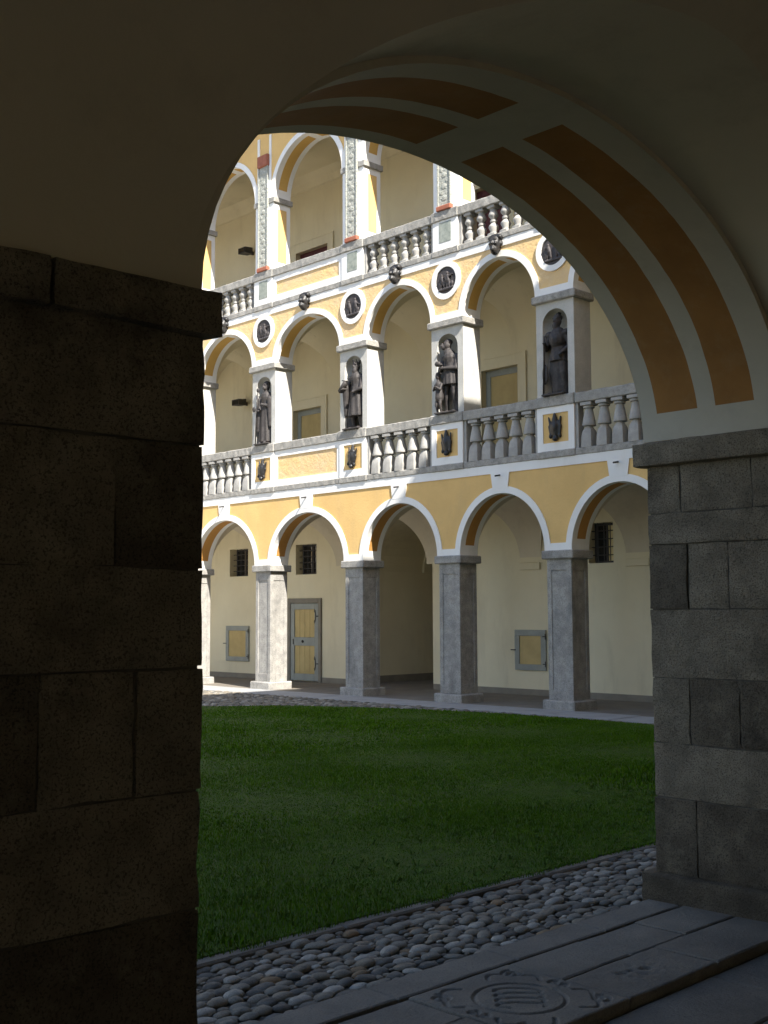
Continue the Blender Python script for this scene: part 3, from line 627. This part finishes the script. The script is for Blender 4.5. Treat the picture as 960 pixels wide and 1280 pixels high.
def big_door(y0, y1, zb, zt, M, yel):
    d = empty('door', None, wing); b = MB(); s = .21
    b.box(XB-.03, XB+.01, y0-s, y0, zb, zt+s+.03); b.box(XB-.03, XB+.01, y1, y1+s, zb, zt+s+.03); b.box(XB-.029, XB+.01, y0, y1, zt, zt+s+.03); b.box(XB-.045, XB+.01, y0-s-.03, y0-s, zb, zt+s+.06); b.box(XB-.045, XB+.01, y1+s, y1+s+.03, zb, zt+s+.06); b.box(XB-.044, XB+.01, y0-s, y1+s, zt+s+.03, zt+s+.06)
    b.build('surround', CREAM, d); x0, x1 = XB+.13, XB+.19; f = .14; b = MB()
    b.box(x0, x1, y0, y0+f, zb, zt, .009); b.box(x0, x1, y1-f, y1, zb, zt, .009); b.box(x0+.001, x1, y0+f, y1-f, zt-f, zt); b.box(x0+.001, x1, y0+f, y1-f, zb+1.0, zb+1.15); b.box(x0+.001, x1, y0+f, y1-f, zb, zb+.2); b.build('leaf_frame', M, d)
    box('panel', yel, d, x0+.02, x1-.01, y0+f, y1-f, zb+.2, zt-f)
big_door(16.13, 17.19, 4.73, 7.29, GREYPAINT, DOORYEL); big_door(22.76, 23.89, 4.73, 7.22, GREYPAINT, DOORYEL); big_door(10.7, 11.8, 4.73, 7.25, GREYPAINT, DOORYEL)
# --- second floor
for y in PY:
    p = empty('pedestal', None, wing); h = .365
    rough_box('base_ledge', LEDGE, p, D-.052, D+.30, y-h-.005, y+h+.005, 9.149, 9.282, .008); rough_box('cap', LEDGE, p, D-.066, D+.32, y-h-.005, y+h+.005, 9.898, 10.10, .010)
    box('die', WHITE, p, D-.034, D+.26, y-h+.012, y+h-.012, 9.275, 9.905, .004); box('marble_inset', MARBLE, p, D-.040, D-.02, y-.165, y+.165, 9.43, 9.86, .003)
for i in range(NB): balustrade(i, 9.152, 9.28, 9.90, 10.09, BAL2, .365, 6 if i in (6, 7) else None, 0)
for k, y in enumerate(PY):
    p = empty('loggia_pier', None, wing); h = .35
    box('shaft', WHITE, p, D, D+T, y-h, y+h, 10.09, 11.77)
    for s in (-1, 1):
        b = MB(); yy = y+s*h; b.box(D+.13, D+.40, min(yy, yy+s*.005), max(yy, yy+s*.005), 10.3, 11.62); b.build('reveal_panel', YELLOW, p)
        box('impost', LEDGE, p, D-.03, D+T+.05, min(y+s*.19, yy+s*.05), max(y+s*.19, yy+s*.05), 11.765, 11.90, .012)
    b = MB(); b.box(D-.07, D+.02, y-.185, y-.155, 10.20, 12.72); b.box(D-.07, D+.02, y+.155, y+.185, 10.20, 12.72); b.box(D-.05, D+.02, y-.155, y+.155, 10.20, 12.72)
    for j in range(10):                                                       # carved rosettes up the pilaster
        z = 10.36+.245*j; b.ell((D-.05, y, z), (.012, .085, .06), 8, 4); b.ell((D-.05, y+.08*(-1)**j, z+.12), (.010, .05, .05), 8, 4)
    pl = b.build('pilaster', CARVED, p)
    box('pilaster_foot', BRICKRED, pl, D-.10, D+.02, y-.20, y+.20, 10.095, 10.20, .015); box('capital', BRICKRED, pl, D-.10, D+.02, y-.20, y+.20, 12.72, 13.02, .02)
    for s in (-1, 1): box('edge_strip', WHITE, p, D-.0195, D+.01, min(y+s*.187, y+s*.27), max(y+s*.187, y+s*.27), 11.91, 13.5)
for i in range(NB):
    yl, yr = PY[i+1], PY[i]; ya, yb = yl+.36, yr-.36
    w = MB(); arch_plate(w, lambda s, z: (D, s, z), yl, yr, ya, yb, 11.89, 13.13, 14.5); arch_plate(w, lambda s, z: (D+T, s, z), yl, yr, ya, yb, 11.89, 13.13, 13.6, mi=1)
    aw = w.build('arch_wall', [YELLOW, CREAM], wing, fix=False)
    b = MB(); archivolt(b, D-.021, D+.02, ya, yb, 11.89, 13.13, .13); smooth_angle(b.build('archivolt', WHITE, aw)); soffit(aw, ya, yb, 11.89, 13.13, 12.04, [WHITE, OCHRE_L])
box('cornice', WHITE, wing, D-.12, D+.02, BOTY, TOPY, 13.75, 13.95, .03); box('ceiling', CREAM, wing, D+.02, XB+.3, BOTY, TOPY+1, 13.50, 13.62)
b = MB(); b.add([(x, y, z) for y in (BOTY, TOPY+1) for x, z in ((XB-.32, 13.505), (XB+.01, 13.505), (XB+.01, 13.2), (XB-.05, 13.22), (XB-.12, 13.36))], [(0, 1, 2, 3, 4), (5, 6, 7, 8, 9), (0, 1, 6, 5), (1, 2, 7, 6), (2, 3, 8, 7), (3, 4, 9, 8), (4, 0, 5, 9)]); b.build('cove', CREAM, wing)
wall_holes(wing, 'back_wall', CREAM, XB, BOTY, 37.5, 9.2, 13.55, [(22.5, 23.79, 9.2, 11.55, .22), (16.4, 17.4, 9.2, 11.6, .22)])
big_door(22.5, 23.79, 9.23, 11.55, REDWOOD, REDWOOD); big_door(16.4, 17.4, 9.23, 11.6, REDWOOD, REDWOOD)
b = MB(); b.add([(x, y, z) for y in (4.0, 38.5) for x, z in ((D-.62, 14.42), (D-.62, 14.54), (24, 17.5), (30, 14.54), (30, 14.42))], [(0, 1, 2, 3, 4), (5, 6, 7, 8, 9), (0, 1, 6, 5), (1, 2, 7, 6), (2, 3, 8, 7), (3, 4, 9, 8), (4, 0, 5, 9)]); b.build('roof', ROOF, wing)
box('rear_wall', CREAM, wing, 29.02, 29.3, 4.2, 38, -.03, 14.42); box('end_wall', CREAM, wing, D+.03, 29, 3.9, 4.19, -.03, 14.42)
# flood lamps on the back wall
def flood(y, z, label):
    p = tag(empty('wall_lamp', (XB-.02, y, z)), label, 'lamp'); b = MB()
    b.add([(XB-x, y+s*w, z+q) for s in (-1, 1) for x, q, w in ((.42, -.08, .16), (.42, .08, .16), (.12, .12, .12), (.12, -.06, .12))], [(0, 1, 2, 3), (4, 5, 6, 7), (0, 1, 5, 4), (1, 2, 6, 5), (2, 3, 7, 6), (3, 0, 4, 7)]); b.build('housing', IRON, p)
    b = MB(); b.box(XB-.14, XB+.002, y-.03, y+.03, z-.05, z+.05, .005); b.build('bracket', IRON, p); b = MB(); b.box(XB-.425, XB-.418, y-.14, y+.14, z-.06, z+.06); b.build('lens', GLASS, p)
flood(25.95, 7.69, 'black flood lamp on the middle storey loggia wall, left of the staff-bearing robed statue'); flood(25.7, 12.0, 'black flood lamp on the top storey loggia back wall')

# wing closing the far end of the courtyard: the same bays turned by 90 degrees
turn = Matrix.Translation((22.0, 20.05, 0)) @ Matrix.Rotation(PI/2, 4, 'Z')
nwing = tag(empty('arcaded_wing', (4, 37.45, 0)), 'sunlit yellow arcaded wing closing the end of the courtyard beyond the lawn', 'building')
def copy_tree(o, par, inv):
    c = o.copy(); C.objects.link(c); c.parent = par; c.matrix_parent_inverse = inv if inv is not None else o.matrix_parent_inverse
    for ch in list(o.children): copy_tree(ch, c, None)
for ch in list(wing.children): copy_tree(ch, nwing, Matrix.Translation((-4, -37.45, 0)) @ turn)

# ================================================================= STATUES
def statue(y, label, kind):
    x = D+.13; z = 5.84; root = tag(empty('statue', (x, y, z-.01)), label, 'statue', 'dark statues in the niche piers'); b = MB(); P = lambda f, s, h: (x-f, y+s, z+h)      # f forward (to the court), s to picture left, h up
    hd = {'robe': (.05, 0), 'king': (.05, -.02), 'boy': (.08, .04), 'knight': (.05, -.0)}[kind]; H0 = 1.34
    # trunk, neck, head with face
    b.cap(P(.02, 0, .95), P(.04, -.01, 1.17), .125, .15); b.cap(P(.03, .15, 1.17), P(.03, -.16, 1.17), .075, .075); b.cap(P(.04, 0, 1.22), P(.05, hd[1], 1.34), .055, .05)
    hy = hd[1]; look = .05 if kind == 'boy' else 0
    b.ell(P(hd[0], hy, 1.43), (.092, .078, .112)); b.ell(P(hd[0]+.06, hy+look, 1.385), (.05, .05, .055)); b.cap(P(hd[0]+.085, hy+look, 1.445), P(hd[0]+.115, hy+look*1.6, 1.415), .012, .018)
    for s in (-1, 1): b.ell(P(hd[0]+.07, hy+look+s*.035, 1.47), (.03, .028, .012)); b.ell(P(hd[0]-.0, hy+s*.078, 1.43), (.02, .014, .03))
    def folds(h0, h1, r0, r1, nf, amp, cy=0.0, sq=.8):
        rings = []; n_ = 44
        for k in range(9):
            t = k/8; h = h0+(h1-h0)*t; r = r0+(r1-r0)*t; rings.append([P(.02+sq*(r+amp*t*math.sin(nf*a+2*t))*math.cos(a), cy+(r+amp*t*math.sin(nf*a+1.3*t))*math.sin(a), h) for a in [2*PI*j/n_ for j in range(n_)]])
        b.ring_loft(rings)
    def arm(s, el, ha, r=.06):
        b.cap(P(.03, s*.19, 1.17), P(*el), r*1.08, r*.85); b.cap(P(*el), P(*ha), r*.85, r*.55); hv = Vector(P(*ha)); dv = (hv-Vector(P(*el))).normalized()
        b.ell(hv+dv*.03, (.034, .032, .042)); sd = dv.cross(Vector((0, 0, 1))).normalized()
        for q in (-1.5, -.5, .5, 1.5): b.cap(hv+dv*.05+sd*q*.016, hv+dv*.09+sd*q*.016+Vector((-.012, 0, -.012)), .010, .008, 6)
        b.cap(hv+dv*.02+Vector((0, 0, .03)), hv+dv*.06+Vector((0, 0, .045)), .010, .008, 6)
    def legs(w=.085, top=.80, spread=.02):
        for s in (-1, 1):
            b.cap(P(.02, s*w, top), P(.05, s*(w+spread), .44), .085, .062); b.cap(P(.05, s*(w+spread), .44), P(.0, s*(w+spread*1.5), .09), .066, .042); b.cap(P(.0, s*(w+spread*1.5), .04), P(.14, s*(w+spread*2.2), .03), .045, .036)
    extra = []
    if kind == 'robe':
        folds(1.2, .06, .16, .23, 9, .022); b.ell(P(.02, 0, .62), (.15, .2, .3)); arm(1, (.06, .22, .92), (.17, .13, .86)); arm(-1, (.08, -.22, .92), (.2, -.06, .96)); b.cap(P(.1, .2, 1.1), P(.12, .21, .35), .07, .05); b.cap(P(.1, -.2, 1.1), P(.1, -.22, .45), .075, .05)
        b.cap(P(.05, .07, .04), P(.2, .08, .03), .05, .035); b.cap(P(.05, -.08, .04), P(.19, -.09, .03), .05, .035); b.ell(P(.03, 0, 1.51), (.085, .075, .06))
        e = MB(); e.tube([P(.2, .24, .0), P(.19, .20, .88), P(.18, .17, 1.3)], .016, 6); extra.append(('staff', e)); e = MB(); e.ell(P(.18, .165, 1.34), (.03, .05, .06)); e.ell(P(.22, .27, .88), (.03, .06, .07)); extra.append(('staff_head', e))
    elif kind == 'king':
        legs(); folds(1.1, .30, .15, .235, 8, .024, -.02); arm(1, (.1, .22, .94), (.24, .2, .92)); arm(-1, (.12, -.23, .9), (.2, -.10, .84)); b.cap(P(.14, .24, .95), P(.1, .27, .35), .085, .05); b.cap(P(-.02, .2, 1.1), P(-.03, .25, .1), .09, .12); b.cap(P(-.02, -.16, 1.1), P(-.03, -.2, .1), .09, .1)
        for k in range(8): a = 2*PI*k/8; b.cap(P(.05+.082*math.cos(a), -.02+.074*math.sin(a), 1.5), P(.05+.09*math.cos(a), -.02+.082*math.sin(a), 1.57), .016, .012, 6)
        b.ell(P(.12, -.02, 1.32), (.05, .06, .09)); e = MB(); e.add([P(f, s, h) for f in (.20, .30) for s, h in ((.10, 1.02), (.30, .84), (.33, .90), (.14, 1.09))], [(0, 1, 2, 3), (4, 5, 6, 7), (0, 1, 5, 4), (1, 2, 6, 5), (2, 3, 7, 6), (3, 0, 4, 7)]); extra.append(('open_book', e)); e = MB(); e.tube([P(.2, .30, 1.13), P(.22, .06, 1.08)], .013, 6); extra.append(('sword_hilt', e))
    elif kind == 'boy':
        legs(.08, .8, .03); folds(1.16, .60, .155, .205, 12, .012, -.01); arm(1, (.1, .2, .93), (.23, .08, .98)); arm(-1, (.1, -.22, .92), (.23, .03, .93)); b.ell(P(.02, -.01, .88), (.15, .165, .06)); b.ell(P(.05, .03, 1.5), (.095, .085, .07)); b.cap(P(.05, 0, 1.26), P(.07, .02, 1.27), .1, .1); b.cap(P(-.05, -.12, .7), P(-.05, -.15, .04), .09, .1)
        e = MB(); q = lambda f, s, h: P(.16+f, .20+s, h)                     # small companion figure at his side
        e.cap(q(0, 0, .42), q(.02, 0, .62), .07, .075); e.ell(q(.03, .01, .79), (.06, .055, .072)); e.cap(q(.03, .01, .66), q(.03, .01, .74), .032, .03); e.ell(q(.02, .0, .84), (.065, .06, .04))
        for s in (-1, 1): e.cap(q(0, s*.04, .40), q(.04, s*.05, .20), .045, .034); e.cap(q(.04, s*.05, .20), q(.0, s*.05, .04), .034, .024); e.cap(q(.01, s*.05, .02), q(.08, s*.06, .02), .025, .02); e.cap(q(.02, s*.08, .62), q(.08, s*.09, .5), .03, .024); e.cap(q(.08, s*.09, .5), q(.13, s*.02, .56), .024, .018)
        folds_ = None; e.cap(q(0, 0, .46), q(0, 0, .34), .085, .095); extra.append(('companion_figure', e)); e = MB(); e.ell(P(.26, .15, 1.03), (.05, .075, .06)); extra.append(('held_bundle', e))
    else:
        legs(.09, .82, .03); b.ell(P(.05, 0, 1.07), (.165, .17, .19)); folds(.92, .66, .15, .19, 10, .012); arm(1, (.06, .25, .93), (.18, .2, .98)); arm(-1, (.02, -.26, .93), (.14, -.16, .80)); b.ell(P(.03, .2, 1.19), (.09, .085, .07)); b.ell(P(.03, -.2, 1.19), (.09, .085, .07)); b.ell(P(.03, 0, 1.50), (.1, .09, .065)); b.cap(P(.05, .0, 1.56), P(-.02, 0, 1.58), .03, .04); b.ell(P(.12, 0, 1.33), (.05, .06, .08)); b.cap(P(-.06, 0, 1.1), P(-.07, 0, .1), .17, .2)
        e = MB(); e.tube([P(.2, .24, .0), P(.19, .21, 1.0), P(.19, .2, 1.15)], .018, 6); extra.append(('halberd_shaft', e)); e = MB(); e.ell(P(.16, .22, .42), (.03, .07, .2)); extra.append(('shield', e))
    o = b.build('figure', BRONZE, root, smooth=True, fix=False); remesh(o, .012, 1)
    for nm, e in extra:
        o = e.build(nm, BRONZE, root, smooth=True)
        if nm in ('companion_figure', 'staff_head', 'held_bundle', 'shield'): remesh(o, .011, 1)
    b = MB(); b.box(x-.25, x+.17, y-.25, y+.26, z-.008, z+.03, .01); b.build('base_plate', BRONZE, root)
statue(21.89, 'long-robed dark statue holding a staff, in a sunlit niche beside the lamp bay', 'robe')
statue(18.70, 'dark crowned statue in a knee-length skirted coat holding an open book, in its niche', 'king')
statue(15.87, 'dark statue in a short tunic with a small companion figure at its side', 'boy')
statue(13.12, 'black standing statue in the shaded niche of a grey pier', 'knight')

# ================================================================= NEAR WING (the camera stands under its vault)
nw = tag(empty('vaulted_wing', (4.4, 3.7, 0)), 'dark vaulted arcade with rough granite piers and an ochre banded arch framing the courtyard', 'building')
YI, YO = 3.20, 4.18; XC, HA, PW = 4.365, 2.095, .90; PITCHX = 2*HA+PW
BAYS = [XC+PITCHX*k for k in (-2, -1, 0, 1, 2)]
ZS, ZC = 2.89, 4.23
def block(name, M, parent, x0, x1, y0, y1, z0, z1, seed, amp=.007, cut=9, worn=.006):
    bm = bmesh.new(); bmesh.ops.create_cube(bm, size=1); bmesh.ops.subdivide_edges(bm, edges=bm.edges[:], cuts=cut, use_grid_fill=True)
    S = Vector((x1-x0, y1-y0, z1-z0)); c0 = Vector((x0, y0, z0))
    for v in bm.verts:
        u = v.co+Vector((.5, .5, .5)); u = Vector([.5+math.copysign(.5*(abs(t-.5)*2)**.75, t-.5) for t in u])
        p = Vector((c0.x+u.x*S.x, c0.y+u.y*S.y, c0.z+u.z*S.z)); e = sum(1 for t in u if t < 1e-4 or t > 1-1e-4)
        q = p*7+Vector((seed, seed*2, 0)); d = Vector((noise.noise(q), noise.noise(q+Vector((3, 5, 7))), noise.noise(q+Vector((8, 1, 4)))))*amp
        d += Vector((noise.noise(q*3.1), noise.noise(q*3.1+Vector((4, 4, 1))), noise.noise(q*3.1+Vector((1, 6, 2)))))*amp*.55
        if e >= 2:
            for a in range(3):
                if u[a] < 1e-4: d[a] += worn*(.5+.5*noise.noise(q*1.5))
                elif u[a] > 1-1e-4: d[a] -= worn*(.5+.5*noise.noise(q*1.5))
        v.co = p+d
    for f in bm.faces: f.smooth = True
    for ed in bm.edges: ed.smooth = not (len(ed.link_faces) == 2 and ed.calc_face_angle(0) > .6)
    me = bpy.data.meshes.new(name); bm.to_mesh(me); bm.free(); me.materials.append(M); return link(name, me, parent)
def stone_pier(x0, x1, courses, axis, parent):
    p = empty('pier', None, parent); box('core', MORTAR, p, x0+.011, x1-.011, YI+.013, YO-.036, -.06, 2.74); sd = random.uniform(0, 50)
    for z0, z1, cuts, darks in courses:
        lo_, hi = (x0, x1) if axis == 'x' else (YI, YO-.02); cs = [lo_]+sorted(cuts)+[hi]
        for k, (a, c) in enumerate(zip(cs, cs[1:])):
            sd += 1.7; M = GRAN_D if k in darks else GRAN; j = random.uniform(-.005, .005)
            bx = (a+.001, c-.001, YI+j, YO-.02+j) if axis == 'x' else (x0+j, x1+j, a+.001, c-.001)
            block('stone_block', M, p, *bx, z0+.001, z1-.001, sd)
    sd += 3; mx = (x0+x1)/2-.14
    block('impost_stone', GRAN, p, x0-.06, mx, YI-.05, YO+.06, 2.725, 2.885, sd, .007, 6, .014); block('impost_stone', GRAN, p, mx+.006, x1+.040, YI-.05, YO+.065, 2.728, 2.89, sd+9, .007, 6, .014)
    return p
LEFT = [(-.06, .42, [1.80], {0, 1}), (.42, .84, [], {0}), (.84, 1.22, [], set()), (1.22, 1.62, [1.70, 2.03], {0}), (1.62, 1.945, [], set()), (1.945, 2.36, [1.95], {1}), (2.36, 2.735, [], set())]
stone_pier(XC-HA-PW, XC-HA+.016, LEFT, 'x', nw)
RIGHT = [(.165, .63, [3.86], {0, 1}), (.63, .97, [], set()), (.97, 1.38, [3.55, 3.89], {0, 1}), (1.38, 1.81, [], set()), (1.81, 2.22, [3.60, 3.88], {2}), (2.22, 2.42, [], set()), (2.42, 2.735, [3.43, 3.92], set())]
rp = stone_pier(XC+HA, XC+HA+PW, RIGHT, 'y', nw)
block('plinth', GRAN_D, rp, XC+HA-.06, XC+HA+PW+.06, YI-.06, YO+.06, -.06, .175, 4.4, .008, 6, .03)
GEN = [(-.06, .42, [], {0}), (.42, .84, [], set()), (.84, 1.22, [], set()), (1.22, 1.62, [], {0}), (1.62, 1.945, [], set()), (1.945, 2.36, [], set()), (2.36, 2.735, [], set())]
for x in (BAYS[0]-HA-PW, BAYS[1]-HA-PW, BAYS[3]+HA, BAYS[4]+HA): stone_pier(x, x+PW, GEN, 'x', nw)
X0, X1 = BAYS[0]-HA-PW, BAYS[4]+HA+PW
for k, xc in enumerate(BAYS):
    w = MB(); xl, xr = xc-PITCHX/2, xc+PITCHX/2
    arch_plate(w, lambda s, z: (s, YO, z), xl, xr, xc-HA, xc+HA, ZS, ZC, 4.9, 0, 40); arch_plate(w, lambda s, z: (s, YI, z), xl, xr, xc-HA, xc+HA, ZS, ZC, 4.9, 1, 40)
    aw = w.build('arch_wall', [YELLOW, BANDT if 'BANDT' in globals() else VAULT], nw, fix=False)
    b = MB(); A = arc(xc-HA, xc+HA, ZS, ZC, 96); YS = [YO, 4.06, 3.77, 3.64, 3.38, YI]
    wy = lambda j, x: YS[j]+(.008*noise.noise((x*2.2, j*5.1, 0))+.003*noise.noise((x*14, j*3.3, 4)) if 0 < j < 5 else 0)
    for (a, za), (c, zc) in zip(A, A[1:]):
        for j in range(5):
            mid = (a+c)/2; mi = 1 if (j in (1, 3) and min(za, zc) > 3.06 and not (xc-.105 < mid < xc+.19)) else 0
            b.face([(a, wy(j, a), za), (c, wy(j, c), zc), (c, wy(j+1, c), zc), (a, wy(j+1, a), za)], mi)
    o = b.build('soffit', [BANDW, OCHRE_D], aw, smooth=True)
# the vault: a barrel along the wing, cut by a lunette over every arch
W2, YC, RL, RB = 2.30, .90, ZC-ZS+.03, 1.80; b = MB(); cols = []
for xc in BAYS:
    a = HA+.05; cols.append((xc-PITCHX/2, ZS))
    cols += [(xc-a*math.cos(PI*i/48), ZS+RL*math.sin(PI*i/48)) for i in range(49)]
cols.append((BAYS[-1]+PITCHX/2, ZS)); rows = []
for x, zl in cols:
    t = math.sqrt(max(0, 1-((zl-ZS)/RB)**2)); yg = YC+W2*t; th = math.acos(min(1, t)); r = []
    for k in range(7): r.append((x, YI+.001+(yg-YI)*k/6, zl))
    for k in range(1, 33): q = th+(PI-2*th)*k/32; r.append((x, YC+W2*math.cos(q), ZS+RB*math.sin(q)))
    for k in range(1, 7): y_ = YC-W2*t; r.append((x, y_+(YC-W2-.001-y_)*k/6, zl))
    rows.append(r)
nr = len(rows[0]); b.add([p for r in rows for p in r], [(i*nr+j, (i+1)*nr+j, (i+1)*nr+j+1, i*nr+j+1) for i in range(len(rows)-1) for j in range(nr-1)])
v = b.build('vault', VAULT, nw, smooth=True); smooth_angle(v, 14)
box('inner_wall', VAULT, nw, X0, X1, YC-W2-.4, YC-W2, -.06, 4.9); box('end_wall', VAULT, nw, X0-.4, X0-.002, YC-W2-.4, YO, -.06, 4.9); box('end_wall', VAULT, nw, X1+.002, X1+.4, YC-W2-.4, YO, -.06, 4.9)
box('upper_wall', YELLOW, nw, X0-.4, 31, YC-W2-6, YO+.002, 4.902, 17.0)
b = MB(); b.add([(x, y, z) for x in (X0-.9, 31.5) for y, z in ((4.75, 17.02), (4.75, 17.20), (-2.5, 20.5), (-8, 17.20), (-8, 17.02))], [(0, 1, 2, 3, 4), (5, 6, 7, 8, 9), (0, 1, 6, 5), (1, 2, 7, 6), (2, 3, 8, 7), (3, 4, 9, 8), (4, 0, 5, 9)]); b.build('roof', ROOF, nw)
